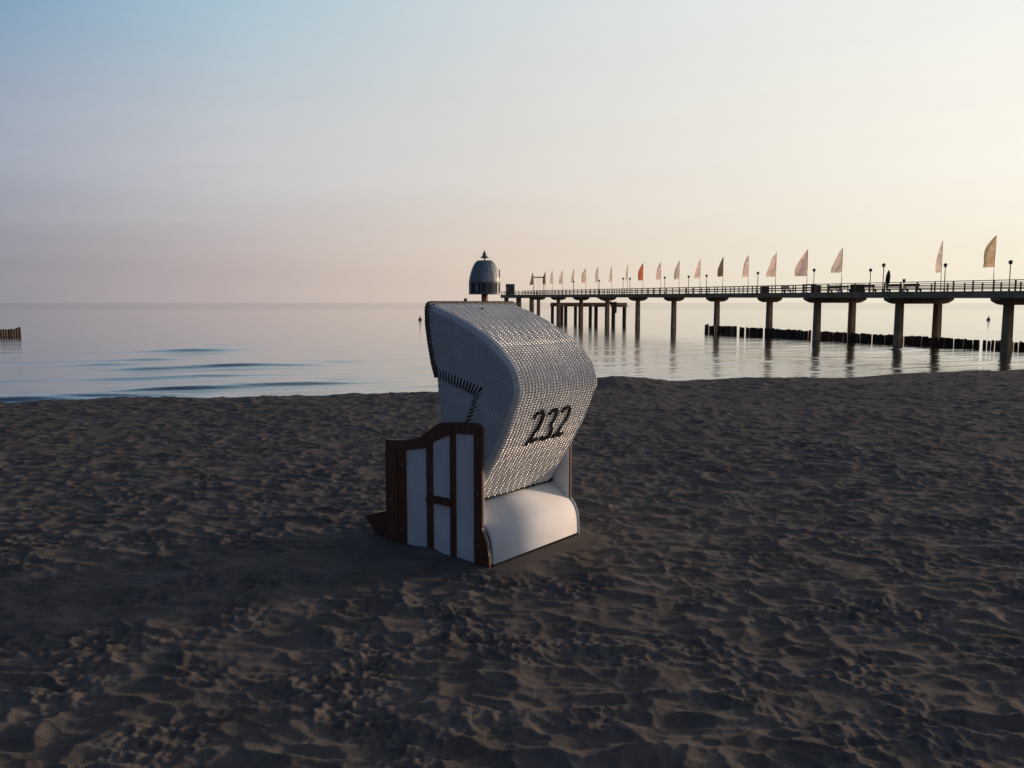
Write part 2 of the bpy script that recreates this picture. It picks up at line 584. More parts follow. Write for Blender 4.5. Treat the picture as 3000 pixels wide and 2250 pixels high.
def catmull(P, n):
    P = np.array(P, float)
    Q = np.vstack([2 * P[0] - P[1], P, 2 * P[-1] - P[-2]])
    out = []
    for i in range(1, len(Q) - 2):
        tt = np.linspace(0, 1, n, endpoint=False)[:, None]
        p0, p1, p2, p3 = Q[i - 1], Q[i], Q[i + 1], Q[i + 2]
        out.append(0.5 * (2 * p1 + (p2 - p0) * tt + (2 * p0 - 5 * p1 + 4 * p2 - p3) * tt ** 2 + (3 * p1 - p0 - 3 * p2 + p3) * tt ** 3))
    out.append(P[-1:])
    return np.vstack(out)


PROF = catmull([(.55, 1.645), (.32, 1.566), (.115, 1.474), (-.034, 1.38), (-.143, 1.274), (-.190, 1.187), (-.200, 1.10), (-.162, 1.0), (-.10, .851), (-.012, .688), (.07, .56), (.145, .45), (.20, .37)], 40)
SEG = np.r_[0, np.cumsum(np.hypot(*np.diff(PROF, axis=0).T))]
HV0, HV1, SH = 0.028, 0.925, 0.055        # hood's two sides, shoulder radius


def prof_at(s):
    u = np.interp(s, SEG, PROF[:, 0])
    z = np.interp(s, SEG, PROF[:, 1])
    e = 0.02
    du = np.interp(s + e, SEG, PROF[:, 0]) - np.interp(s - e, SEG, PROF[:, 0])
    dz = np.interp(s + e, SEG, PROF[:, 1]) - np.interp(s - e, SEG, PROF[:, 1])
    L = np.hypot(du, dz)
    return u, z, dz / L, -du / L          # normal points outwards (up / back)


def prof_clean(s):
    u, z, nu, nz_ = prof_at(s)
    return u, z, nu, nz_


arc = SH * math.pi / 2
qs = np.arange(-arc, HV1 - HV0 - 2 * SH + arc, 0.0028)
ss = np.arange(0, SEG[-1], 0.0021)
sg, qg = np.meshgrid(ss, qs, indexing='ij')
u, z, nu, nzz = prof_at(sg)
flat = HV1 - HV0 - 2 * SH
phi = np.where(qg < 0, -qg / SH, np.where(qg > flat, (qg - flat) / SH, 0.0))
vv = HV0 + SH + np.clip(qg, 0, flat) + np.where(qg < 0, -1, 1) * SH * np.sin(phi)
dep = SH * (1 - np.cos(phi))
row = np.floor(sg / 0.0105)
fb = sg / 0.0105 - row
jit = 0.12 * gnoise(qg / 0.09, sg / 0.09, 71)
wv = 0.0034 * np.cos(2 * math.pi * (qg / 0.032 + jit)) + 0.0036 * np.cos(2 * math.pi * (sg / 0.0185 + jit)) + 0.0012 * np.cos(math.pi * (qg / 0.032 + row)) - 0.004
calm = np.clip(1 - phi / 0.5, 0.28, 1)     # the shoulders are wrapped with flat strands
wv = wv * calm
wv = wv + 0.004 * gnoise(qg / 0.22, sg / 0.22, 72)
# seams where two lengths of strand meet
wv = wv + 0.003 * np.exp(-((sg - 0.885) / 0.006) ** 2)
nv = np.where(qg < 0, -1, 1) * np.sin(phi)
ncs = np.cos(phi)
hu = u - nu * dep + nu * ncs * wv
hz = z - nzz * dep + nzz * ncs * wv
hv = vv + nv * wv
# make the outward side the one away from the seat
if nzz[0, 0] < 0:
    raise RuntimeError('profile normal')
hood = link('hood_back', mesh_np('hood_back', np.stack([hv.ravel(), hu.ravel(), hz.ravel()], -1), grid_faces(len(ss), len(qs)), True), M['wicker'], chair)
tag(hood, 'woven white back and roof of the hood with the number')


def inside(poly, x, y):
    c = np.zeros(x.shape, bool)
    n = len(poly)
    for i in range(n):
        x1, y1 = poly[i]
        x2, y2 = poly[(i + 1) % n]
        if y1 == y2:
            continue
        c ^= ((y1 > y) != (y2 > y)) & (x < (x2 - x1) * (y - y1) / (y2 - y1) + x1)
    return c


bu, bz, bnu, bnz = prof_at(np.linspace(0, SEG[-1], 90))
BACK = list(zip(bu - bnu * (SH - 0.006), bz - bnz * (SH - 0.006)))
BACK = [p for p in BACK if p[1] > 0.50]
UPPER = [(.545, 1.60), (.548, 1.51), (.528, 1.39), (.498, 1.255), (.470, 1.228), (.080, 1.122), (.185, .895), (.20, .52)] + BACK[::-1]
LOWER = [(.470, 1.165), (.452, .95), (.440, .55), (.24, .55), (.235, .87), (.145, 1.070)]


def wicker_side(name, poly, v, sgn, slant, parent):
    st = 0.003
    lo = np.min(poly, 0)
    hi = np.max(poly, 0)
    us = np.arange(lo[0], hi[0], st)
    zs = np.arange(lo[1], hi[1], st)
    Zg, Ug = np.meshgrid(zs, us, indexing='ij')
    k = (Ug - slant * (Zg - 1.2)) / 0.0135
    col = np.floor(k)
    fk = k - col
    h = 0.0062 * (np.sqrt(np.maximum(1 - (0.97 * (2 * fk - 1)) ** 2, 0)) - 1) + 0.0022 * np.cos(math.pi * ((Zg + slant * Ug) / 0.016 + col))
    m = inside(poly, (Ug[:-1, :-1] + st / 2), (Zg[:-1, :-1] + st / 2))
    P = np.stack([v + sgn * h, Ug, Zg], -1).reshape(-1, 3)
    F = grid_faces(len(zs), len(us), m)
    used = np.unique(F)
    re = np.zeros(len(P), np.int32)
    re[used] = np.arange(len(used))
    F = re[F]
    if sgn > 0:
        F = F[:, ::-1]
    return link(name, mesh_np(name, P[used], F, True), M['wicker'], parent)


for v, sgn in ((HV0, -1), (HV1, 1)):
    sw = wicker_side('hood_side', UPPER, v, sgn, 0.20, chair)
    wicker_side('lower_side', LOWER, v, sgn, 0.02, chair)
    # strands crossing the pivot slit
    mb = MB()
    for k in range(14):
        f = (k + 0.4) / 14
        a = Vector((v, .470 - .385 * f, 1.228 - .105 * f))
        bb = Vector((v, .470 - .325 * f + 0.0 - 0.012, 1.165 - .095 * f))
        mb.tube([a + Vector((0, 0.004, 0.004)), bb - Vector((0, 0, 0.006))], 0.0060, 5)
    for k in range(8):
        f = (k + 0.5) / 8
        a = Vector((v, .083 + .103 * f, 1.118 - .225 * f))
        bb = Vector((v, .147 + .088 * f, 1.068 - .20 * f))
        mb.tube([a - Vector((0, 0.006, 0)), bb + Vector((0, 0.006, 0))], 0.0055, 5)
    mb.build('slit_strands', M['wicker'], chair)
    # lining cloth behind the slit, coloured dark for the shade inside the hood
    MB().prism([(.50, 1.33), (.505, 1.24), (.43, .72), (.18, .72), (.04, 1.14), (.10, 1.26)], 0, v - sgn * 0.030, v - sgn * 0.024).build('side_lining', M['lining'], chair)

# lining under the roof and behind the seat
NS = 40
lp = np.linspace(0.03, SEG[-1] - 0.03, NS)
lu, lz, lnu, lnz = prof_at(lp)
mb = MB()
ring = [(a - n1_ * 0.075, c - n2_ * 0.075) for a, c, n1_, n2_ in zip(lu, lz, lnu, lnz)]
ring2 = [(a - n1_ * 0.088, c - n2_ * 0.088) for a, c, n1_, n2_ in zip(lu, lz, lnu, lnz)]
mb.prism(ring + ring2[::-1], 0, HV0 + 0.03, HV1 - 0.03)
mb.build('roof_lining', M['lining'], chair)

# braided rim round the opening
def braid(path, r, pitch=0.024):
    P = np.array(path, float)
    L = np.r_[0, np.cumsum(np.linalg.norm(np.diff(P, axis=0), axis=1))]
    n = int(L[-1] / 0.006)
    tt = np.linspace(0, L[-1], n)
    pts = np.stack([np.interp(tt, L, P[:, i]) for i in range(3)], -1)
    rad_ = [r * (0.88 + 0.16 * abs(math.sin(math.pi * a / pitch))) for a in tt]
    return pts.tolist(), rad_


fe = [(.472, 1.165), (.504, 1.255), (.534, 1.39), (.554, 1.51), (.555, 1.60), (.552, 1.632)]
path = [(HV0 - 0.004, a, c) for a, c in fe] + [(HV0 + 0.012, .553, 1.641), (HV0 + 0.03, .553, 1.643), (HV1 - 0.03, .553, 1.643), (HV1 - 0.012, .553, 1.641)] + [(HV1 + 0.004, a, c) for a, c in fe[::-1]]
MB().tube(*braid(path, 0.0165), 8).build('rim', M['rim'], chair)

# number painted on the back: ribbons that follow the woven surface
ZP, SP = PROF[::-1, 1], SEG[::-1]


def digit(strokes, w, name='digit'):
    mb = MB()
    for stn, wid in strokes:
        P = catmull(stn, 6)
        s = np.interp(P[:, 1], ZP, SP)
        q = np.stack([P[:, 0], s], -1)
        tn = np.gradient(q, axis=0)
        tn /= np.linalg.norm(tn, axis=1)[:, None]
        nn = np.stack([-tn[:, 1], tn[:, 0]], -1)
        ws = 1.08 * np.interp(np.linspace(0, 1, len(P)), np.linspace(0, 1, len(wid)), wid)[:, None]
        L_, R_ = q + nn * ws / 2, q - nn * ws / 2
        quad = []
        for (pa, pb) in zip(L_, R_):
            ring_ = []
            for pt, lift in ((pa, 0.0048), (pb, 0.0048), (pb, -0.004), (pa, -0.004)):
                uu, zz, n1_, n2_ = prof_at(np.array(pt[1]))
                ring_.append((pt[0], float(uu + n1_ * lift), float(zz + n2_ * lift)))
            quad.append(ring_)
        mb.loft(quad, True, False)
    o = mb.build(name, M['black'], chair)
    return o


two_a = [(.285, .922), (.287, .942), (.318, .958), (.348, .961), (.364, .939), (.372, .894), (.360, .851), (.341, .813), (.323, .779), (.305, .738)]
d = digit([(two_a, (.026, .018, .020, .028, .024, .020)), ([(.312, .748), (.334, .766), (.368, .757), (.406, .770)], (.014, .026, .028, .012))], 0.02)
tag(d, 'black numeral 2, first of the number')
d = digit([([(.434, .925), (.446, .946), (.474, .959), (.500, .955), (.512, .932), (.514, .898), (.502, .868), (.484, .855)], (.026, .018, .022, .028, .022, .018)),
           ([(.486, .856), (.518, .832), (.534, .796), (.528, .768), (.500, .757), (.470, .757), (.446, .774)], (.018, .022, .026, .022, .026, .026))], 0.02)
tag(d, 'black numeral 3, middle of the number')
two_b = [(.572, .93), (.589, .951), (.618, .964), (.647, .954), (.660, .92), (.652, .875), (.636, .835), (.618, .795), (.586, .752)]
d = digit([(two_b, (.026, .018, .020, .028, .024, .020)), ([(.594, .762), (.626, .777), (.656, .764), (.690, .771)], (.014, .026, .028, .012))], 0.02)
tag(d, 'black numeral 2, last of the number')

# curved white apron below the hood
ap = catmull([(.236, .368), (.176, .333), (.118, .290), (.068, .246), (.034, .206), (.012, .15), (.002, .08), (0.0, -.06)], 8)
mb = MB()
inner = [(a + 0.014, c - 0.010) for a, c in ap]
mb.prism([tuple(p) for p in ap] + inner[::-1], 0, 0.0365, 0.972)
me = mb.mesh('apron')
me.polygons.foreach_set('use_smooth', [len(p.vertices) == 4 for p in me.polygons])
link('apron', me, M['laminate'], chair)
MB().box(0.05, 0.93, 0.195, 0.25, 0.366, 0.380).build('hood_gap_shade', M['black'], chair)  # black strip standing in for the shaded gap below the hood
MB().box(0.03, 0.977, -0.004, 0.02, -0.06, 0.009).build('base_line_shade', M['black'], chair)  # black strip for the dark base line and the gap shade under the apron
# white bead along the apron's end
MB().tube([(0.975, a - 0.002, c + 0.002) for a, c in ap[16:]], 0.006, 6).build('end_bead', M['laminate'], chair)

# side panels
TOP = catmull([(.943, .712), (.853, .716), (.753, .727), (.623, .758), (.542, .803), (.473, .847), (.406, .875), (.254, .891), (.149, .897), (.100, .892), (.070, .873), (.064, .84)], 5)
def inner_top(u):
    return float(np.interp(u, [.134, .282, .341, .486, .56, .748, .95], [.826, .818, .803, .744, .694, .656, .650]))


def strip(u0, u1, top, bot, n=6):
    us = np.linspace(u0, u1, n)
    return [(a, bot) for a in (u0, u1)] + [(a, top(a)) for a in us[::-1]]


def side_panel(v_out, sgn):
    """v_out: outer face of the frame; the panel extends inwards (sgn towards the inside)"""
    def V(d):
        return v_out + sgn * d
    outer = [tuple(p) for p in TOP]
    board = MB()
    board.prism([(.93, -.05), (.93, .69)] + [(a, c - 0.03) for a, c in outer[3:-4]] + [(.075, .84), (.075, .232), (.038, .15), (.018, .068), (.012, -.05)], 0, V(0.019), V(0.034))
    p = board.build('side_panel', M['laminate'], chair)

    def sub(name, poly, d0, d1, m):
        return MB().prism(poly, 0, V(d0), V(d1)).build(name, m, p)
    # white infill boards, each set back from the frame
    sub('infill_board', strip(.552, .756, lambda a: inner_top(a) + 0.012, -.05), 0.009, 0.018, M['laminate'])
    sub('infill_board', strip(.338, .497, lambda a: inner_top(a) + 0.012, .345), 0.009, 0.018, M['laminate'])
    sub('infill_board', strip(.338, .497, lambda a: .34, -.05, 2), 0.009, 0.018, M['laminate'])
    sub('infill_board', strip(.126, .292, lambda a: inner_top(a) + 0.012, -.05), 0.009, 0.018, M['laminate'])
    # top rail following the curve
    lowp = [(a, inner_top(a)) for a in np.linspace(.134, .943, 18)]
    sub('top_rail', outer + [(.066, .83), (.134, .826)] + lowp[1:], -0.004, 0.0185, M['wood'])
    # stiles
    sub('front_stile', strip(.835, .945, lambda a: inner_top(a) - 0.001, -.05, 2), -0.006, 0.0185, M['wood'])
    sub('stile', strip(.750, .832, lambda a: inner_top(a) - 0.001, -.05, 2), 0.001, 0.0185, M['wood'])
    sub('stile', strip(.497, .553, lambda a: inner_top(a) - 0.001, -.05, 3), 0.0, 0.0185, M['wood'])
    sub('stile', strip(.291, .340, lambda a: inner_top(a) - 0.001, -.05, 2), 0.0, 0.0185, M['wood'])
    sub('rear_stile', [(.134, -.05), (.134, .824), (.066, .828), (.066, .236), (.030, .150), (.010, .068), (.004, -.05)], 0.0, 0.0185, M['wood'])
    # folded table bracket across the middle bay
    sub('crossbar', [(.342, .332), (.342, .384), (.494, .384), (.494, .345), (.48, .332)], -0.002, 0.0185, M['wood'])
    MB().box(min(V(-0.016), V(-0.001)), max(V(-0.016), V(-0.001)), .335, .545, .338, .366).build('table_batten', M['wood'], p)
    for (a, c) in ((.10, .78), (.10, .45), (.10, .12), (.315, .70), (.315, .45), (.525, .62), (.525, .42), (.89, .58), (.89, .30), (.89, .08), (.79, .55), (.79, .10)):
        MB().lathe([(0.007, 0.0), (0.006, 0.003), (0.002, 0.0045)], 8).build('screw', M['steel'], p, (V(-0.0055 if a > .85 else 0.0008), a, c)).rotation_euler = (0, -sgn * math.pi / 2, 0)
    return p


side_panel(0.0, 1)
side_panel(0.98, -1)

# seat box, seat cushion, backrest, footrests
MB().box(0.04, 0.94, 0.32, 0.90, 0.10, 0.36).build('seat_box', M['wood'], chair)
mb = MB()
for k in range(2):
    mb.box(0.06 + k * 0.43, 0.06 + k * 0.43 + 0.42, 0.30, 0.90, 0.36, 0.46, 0.03)
mb.build('seat_cushion', M['cushion'], chair)
MB().prism([(.24, .46), (.34, .46), (.20, 1.02), (.10, 1.02)], 0, 0.09, 0.89).build('backrest', M['cushion'], chair)
for k in (0, 1):
    x0 = 0.05 + k * 0.45
    f = MB().prism([(.80, .02), (1.085, -.03), (1.235, .118), (.95, .205), (.80, .21)], 0, x0, x0 + 0.42).build('footrest', M['wood'], chair)
    if k == 1:
        f.location.y = -0.13

# small round peg on the roof of the hood
uu, zz, n1_, n2_ = prof_at(np.array(0.13))
MB().lathe([(0.012, -0.005), (0.012, 0.006), (0.004, 0.011)], 8, (0.42, float(uu), float(zz))).build('roof_stud', M['black'], chair)

# ------------------------------------------------------------------ pier
TB, TK, TX = 9.14, 12.38, 73.57


def axis(tt):
    zc = TK * (tt + TB)
    return Vector(((TX - 0.3359 * zc), zc / 0.9951, 0))


def deck_z(tt):
    return EYE + 1.29 + 0.084 * tt


A0 = axis(0)
ADIR = (axis(1) - axis(0))
BAY = ADIR.length
ADIR = ADIR / BAY
CDIR = Vector((ADIR.y, -ADIR.x, 0))       # across the pier, away from the camera side (to the right)
PIER_RZ = math.atan2(ADIR.y, ADIR.x) - math.pi / 2      # local y along the pier
pier = empty('pier', (A0.x, A0.y, WATER_Z), PIER_RZ)
tag(pier, 'long brown concrete pier with timber railings running out over the sea', 'pier')
# local frame: x = across (right), y = seaward; y = t * BAY ; z above water
DZ = -WATER_Z


def dz(tt):
    return deck_z(tt) + DZ


def slab(t0, t1, hw, thick, name='deck_slab', lift=0.0, m=None):
    y0, y1 = t0 * BAY, t1 * BAY
    z0, z1 = dz(t0) + lift, dz(t1) + lift
    V = [(-hw, y0, z0 - thick), (hw, y0, z0 - thick), (hw, y1, z1 - thick), (-hw, y1, z1 - thick), (-hw, y0, z0), (hw, y0, z0), (hw, y1, z1), (-hw, y1, z1)]
    F = [(0, 3, 2, 1), (4, 5, 6, 7), (0, 1, 5, 4), (2, 3, 7, 6), (0, 4, 7, 3), (1, 2, 6, 5)]
    return MB().add(V, F).build(name, m or M['deckedge'], pier)


WHW, NHW = 4.4, 1.95        # half widths of the wide and the narrow stretch
ends = [-7.1, -6, -5, -4, -3, -2, -0.93]
for a, c in zip(ends[:-1], ends[1:]):
    slab(a, c - 0.002, WHW, 0.66)
for i in range(9):
    a = -0.928 if i == 0 else i - 1 + 0.0
    a = [-0.928, 0, 1, 2, 3, 4, 5, 6, 7][i]
    c = [0, 1, 2, 3, 4, 5, 6, 7, 7.55][i]
    slab(a, c - 0.002, NHW, 0.66)
slab(7.55, 8.7, 2.6, 0.85)


def cross_beam(tt, half, flat_half, depth=0.62):
    zt = dz(tt) - 0.655
    e_ = half - flat_half
    P = [(-half, zt), (-half, zt - 0.20), (-half + e_ * 0.25, zt - depth * 0.58), (-half + e_ * 0.6, zt - depth * 0.86), (-flat_half, zt - depth),
         (flat_half, zt - depth), (half - e_ * 0.6, zt - depth * 0.86), (half - e_ * 0.25, zt - depth * 0.58), (half, zt - 0.20), (half, zt)]
    y = tt * BAY
    MB().prism(P, 1, y - 0.45, y + 0.45).build('crossbeam', M['concrete'], pier)
    return zt - depth


def pillar(x, tt, zt, w=0.42):
    y = tt * BAY
    MB().loft([[(x + sx * k * w, y + sy * k * w, zz) for sx, sy in ((-1, -.8), (-.8, -1), (.8, -1), (1, -.8), (1, .8), (.8, 1), (-.8, 1), (-1, .8))]
               for k, zz in ((1.12, -4.0), (1.04, 0.5), (0.96, zt + 0.01))]).build('pillar', M['concrete'], pier)


for i in (-6, -5, -4, -3, -2, -1):
    zt = cross_beam(i, 4.35, 3.1)
    pillar(-2.6, i, zt, 0.36)
    pillar(2.6, i, zt, 0.36)
for i in range(0, 8):
    zt = cross_beam(i, 1.72, 0.75)
    pillar(0.0, i, zt, 0.36)
for xx, tt in ((-1.8, 7.75), (1.8, 7.75), (-1.8, 8.5), (1.8, 8.5)):
    pillar(xx, tt, dz(tt) - 0.86, 0.5)

# railing: posts and three rails per stretch and side
PM = MB().box(-0.06, 0.06, -0.06, 0.06, -0.02, 0.94, 0.01).mesh('railing_post')
PM.materials.append(M['rail'])


def railing(x, t0, t1, step=2.2):
    n = max(1, round((t1 - t0) * BAY / step))
    for k in range(n + 1):
        tt = t0 + (t1 - t0) * k / n
        link('railing_post', PM, None, pier, (x, tt * BAY, dz(tt)))
    segs = [t0] + [i for i in range(int(math.floor(t0)) + 1, int(math.ceil(t1)))] + [t1]
    for a, c in zip(segs[:-1], segs[1:]):
        for h, w, th_ in ((0.965, 0.075, 0.035), (0.60, 0.03, 0.045), (0.30, 0.03, 0.045)):
            y0, y1 = a * BAY, c * BAY - 0.01
            V = []
            for y, tt in ((y0, a), (y1, c)):
                zc = dz(tt) + h
                V += [(x - w, y, zc - th_), (x + w, y, zc - th_), (x + w, y, zc + th_), (x - w, y, zc + th_)]
            F = [(0, 1, 2, 3), (7, 6, 5, 4), (0, 4, 5, 1), (1, 5, 6, 2), (2, 6, 7, 3), (3, 7, 4, 0)]
            MB().add(V, F).build('rail', M['rail'], pier)


railing(-WHW + 0.1, -7.05, -0.95)
railing(WHW - 0.1, -7.05, -0.95)
MB().box(-WHW + 0.05, WHW - 0.05, -7.4 * BAY, -7.0 * BAY, 2.4, dz(-7.1) - 0.05).build('abutment', M['concrete'], pier)
railing(-NHW + 0.08, -0.9, 7.5)
railing(NHW - 0.08, -0.9, 7.5)
railing(-2.5, 7.6, 8.65)
railing(2.5, 7.6, 8.65)


def pier_pt(x, tt, z=0.0):
    """world position of a point on the deck"""
    p = A0 + ADIR * (tt * BAY) + CDIR * x
    return Vector((p.x, p.y, deck_z(tt) + z))


def solve_t(sx, x):
    """pier stretch at which a point x metres across the pier stands in the direction of photo column sx"""
    tx = (sx * 0.341333 - 512) / 820.0
    lo, hi = -5.0, 14.0
    for _ in range(60):
        m = (lo + hi) / 2
        p = pier_pt(x, m)
        depth = p.y * math.cos(PITCH) - (p.z - EYE) * math.sin(PITCH)
        if p.x / depth > tx:
            lo = m
        else:
            hi = m
    return (lo + hi) / 2


ORD = ['first', 'second', 'third', 'fourth', 'fifth', 'sixth', 'seventh', 'eighth', 'ninth', 'tenth', 'eleventh', 'twelfth', 'thirteenth', 'fourteenth',
       'fifteenth', 'sixteenth', 'seventeenth', 'eighteenth', 'nineteenth', 'twentieth', 'twenty-first']

# sail flags on the far rail: (pole column, sail width share, colour, sail height)
FLAGS = [(1562, .62, 'dark', 3.1), (1598, .5, 'dark', 3.1), (1619, .55, 'grey', 3.1), (1648, .6, 'grey', 3.1), (1681, .45, 'grey', 3.0), (1716, .75, 'pink', 3.1), (1752, .5, 'grey', 3.2), (1792, .42, 'grey', 3.2),
         (1838, .3, 'grey', 3.1), (1883, .66, 'red', 3.2), (1935, .62, 'pink', 3.1), (1989, .7, 'grey', 3.1), (2050, .55, 'pink', 3.0), (2117, .55, 'dark', 3.0), (2191, .62, 'pink', 3.2), (2271, .8, 'pink', 3.3), (2363, 1.15, 'pink', 3.5), (2464, .8, 'grey', 3.1), (2755, .18, 'grey', 3.4), (2909, .78, 'tan', 3.2)]
CW = {'dark': 'dark', 'grey': 'grey', 'red': 'red', 'pink': 'pale pink', 'tan': 'tan'}
rnd = random.Random(4)
for k, (sx, share, colr, hh) in enumerate(FLAGS):
    x = (WHW - 0.3) if sx > 2460 else (NHW + 0.12)
    if k < 2:
        x = 1.2
    tt = solve_t(sx, x)
    p = pier_pt(x, tt)
    f = empty('sail_flag', p, 0)
    tag(f, '%s sail flag, %s flag along the pier from its sea end' % (CW[colr], ORD[k]), 'flag', 'sail flags along the pier')
    top = 5.65 + rnd.uniform(-.1, .1)
    lean = rnd.uniform(-.04, .04)
    MB().tube([(0, 0, -0.03), (0, 0, 2.0), (lean, 0, top)], [0.045, 0.04, 0.018], 6).build('pole', M['polewhite'], f)
    # sail: straight edge on the pole, curved free edge, wind-rippled
    nr, nc = 14, 7
    V = []
    ph = rnd.uniform(0, 6)
    amp = 0.16
    vary = rnd.random()
    wmax = 1.5 * share
    base = top - hh
    if share < 0.4:
        amp = 0.05
    depthw = math.sqrt(max(0.05, 1.2 - min(1.1, share) ** 2)) * 0.8
    for i in range(nr):
        g = i / (nr - 1)
        wi = wmax * (1 - g ** (1.5 + 1.1 * vary)) ** 0.9 * (0.88 + 0.12 * math.sin(ph + g * 5)) + 0.02
        for j in range(nc):
            q = j / (nc - 1)
            V.append((-wi * q + lean * g, depthw * wi / max(wmax, .1) * q * 0.9 + amp * q * math.sin(ph + q * 5 + g * 3), base + hh * g - 0.05 * q * (1 - g)))
    n0 = len(V)
    V += [(a, b_ + 0.006, c) for a, b_, c in V]
    F = []
    for i in range(nr - 1):
        for j in range(nc - 1):
            a = i * nc + j
            F.append((a, a + 1, a + nc + 1, a + nc))
            F.append((n0 + a, n0 + a + nc, n0 + a + nc + 1, n0 + a + 1))
    MB().add(V, F, True).build('sail', FM[colr], f)

# deck lamps: (column, across)
LAMPS = [(1484, 2.3, 3.1), (1680, NHW - .3, 3.0), (1755, NHW - .3, 3.0), (1825, -NHW + .35, 3.0), (1845, NHW - .3, 3.1), (1947, NHW - .3, 3.0), (2017, -NHW + .35, 2.8), (2069, NHW - .3, 3.0), (2219, NHW - .3, 3.05), (2383, NHW - .3, 3.1), (2548, WHW - .5, 2.9), (2586, -WHW + .5, 3.0), (2766, WHW - .5, 3.1), (2956, WHW - .5, 3.1)]
lm = MB().lathe([(0.10, -0.03), (0.10, 0.25), (0.055, 0.35), (0.045, 2.65), (0.06, 2.72)], 10).mesh('lamp_post')
lm.materials.append(M['lamp'])
hm = MB().lathe([(0.05, 2.70), (0.15, 2.76), (0.20, 2.88), (0.17, 3.0), (0.08, 3.05)], 12).mesh('lantern')
hm.materials.append(M['globe'])
cm = MB().lathe([(0.23, 2.99), (0.20, 3.04), (0.09, 3.10), (0.02, 3.17)], 12).mesh('cap')
cm.materials.append(M['lamp'])
for k, (sx, x, hh) in enumerate(LAMPS):
    tt = solve_t(sx, x)
    l = empty('pier_lamp', pier_pt(x, tt))
    l.scale = (1, 1, hh / 3.1)
    tag(l, 'slim dark lamp post with small round lantern, %s pier lamp counting from its sea end' % ORD[k], 'lamp', 'lamps along the pier')
    link('post', lm, None, l)
    link('lantern', hm, None, l)
    link('cap', cm, None, l)

# benches, bins and a closed parasol on the wide stretch of deck


def bench(sx, x, length, label):
    tt = solve_t(sx, x)
    o = empty('bench', pier_pt(x, tt), PIER_RZ)
    tag(o, label, 'bench', 'benches on the pier')
    h = length / 2
    for k in range(4):
        MB().box(0.02 + k * 0.12, 0.12 + k * 0.12, -h, h, 0.42, 0.46).build('seat_slat', M['bench'], o)
    for k in range(3):
        MB().box(-0.03, 0.01, -h, h, 0.52 + k * 0.14, 0.63 + k * 0.14).build('back_slat', M['bench'], o)
    for s_ in (-1, 1):
        MB().prism([(.48, -.02), (.42, -.02), (.40, .42), (.06, .42), (-.02, .96), (-.08, .96), (-.02, .40), (-.10, -.02), (-.04, -.02), (.02, .38), (.46, .38)][::-1], 1, s_ * (h - 0.25) - 0.04, s_ * (h - 0.25) + 0.04).build('leg', M['bench'], o)
    return o


bench(2471, 3.4, 2.0, 'dark timber bench on the wide pier deck beside the grey flag')
bench(2541, 3.4, 2.4, 'dark timber bench between the bin and the closed parasol on the pier')
bench(2617, 3.4, 2.4, 'dark timber bench just shoreward of the closed parasol on the pier')
bench(2670, 3.4, 2.4, 'dark timber bench on the pier by the short post')
bench(2300, 1.0, 1.8, 'dark timber bench on the narrow pier deck by the pink flags')
bench(2440, 3.4, 1.8, 'dark timber bench at the seaward end of the wide pier deck')


def deckbox(sx, x, w, h, name, label, cat):
    tt = solve_t(sx, x)
    o = empty(name, pier_pt(x, tt), PIER_RZ)
    tag(o, label, cat)
    MB().box(-w / 2, w / 2, -w / 2, w / 2, -0.02, h - 0.08, 0.02).build('body', M['bench'], o)
    MB().box(-w / 2 - 0.05, w / 2 + 0.05, -w / 2 - 0.05, w / 2 + 0.05, h - 0.08, h, 0.02).build('lid', M['lamp'], o)


deckbox(2511, 3.2, 1.2, 1.02, 'planter_box', 'square dark planter box between benches on the wide pier deck', 'planter')
deckbox(2390, 1.2, 0.9, 1.0, 'litter_bin', 'dark litter bin at the step of the pier deck under a lamp', 'bin')
deckbox(2240, 1.2, 0.9, 0.95, 'storage_box', 'dark storage box against the railing of the narrow pier deck', 'box')
tt = solve_t(2598, 2.6)
o = empty('folded_parasol', pier_pt(2.6, tt))
tag(o, 'tall closed dark parasol tied round its pole on the pier deck', 'parasol')
MB().tube([(0, 0, 0), (0.12, 0, 2.6)], 0.035, 8).build('pole', M['bench'], o)
MB().tube([(0.02, 0, 0.95), (0.03, 0, 1.05), (0.05, 0, 1.4), (0.09, 0, 1.9), (0.12, 0, 2.3), (0.15, 0, 2.55)], [0.12, 0.22, 0.26, 0.25, 0.17, 0.06], 10).build('canopy', M['parasol'], o)
MB().box(-.3, .3, -.3, .3, -0.02, 0.10, 0.02).build('base', M['concrete'], o)
tt = solve_t(2647, 2.6)
o = empty('call_post', pier_pt(2.6, tt))
tag(o, 'short grey post with a small box head among the benches on the pier', 'post')
MB().tube([(0, 0, -.02), (0, 0, 1.2)], 0.05, 8).build('post', M['lamp'], o)
MB().box(-.14, .14, -.1, .1, 1.15, 1.5, 0.02).build('head', M['kiosk'], o)

# pier head: ticket kiosk and sign gantry
o = empty('ticket_kiosk', pier_pt(-1.4, 8.35), PIER_RZ)
tag(o, 'small dark square kiosk on the platform at the pier head', 'kiosk')
MB().box(-0.9, 0.9, -1.0, 1.0, -0.02, 2.55).build('wall', M['kiosk'], o)
MB().prism([(-1.05, 2.55), (1.05, 2.55), (0.8, 2.80), (-0.8, 2.80)], 1, -1.15, 1.15).build('roof', M['lamp'], o)
MB().box(-0.93, -0.9, -0.7, 0.7, 1.0, 2.0).build('window', M['glassband'], o)
MB().box(-0.6, 0.6, -1.03, -1.0, 0.9, 2.0).build('shutter', M['bench'], o)
ta, tb_ = solve_t(1564, -1.6), solve_t(1593, -1.6)
pa, pb = pier_pt(-1.6, ta), pier_pt(-1.6, tb_)
o = empty('sign_gantry', pa)
tag(o, 'thin gantry of two posts with a long cross sign near the pier head', 'gantry')
dd = pb - pa
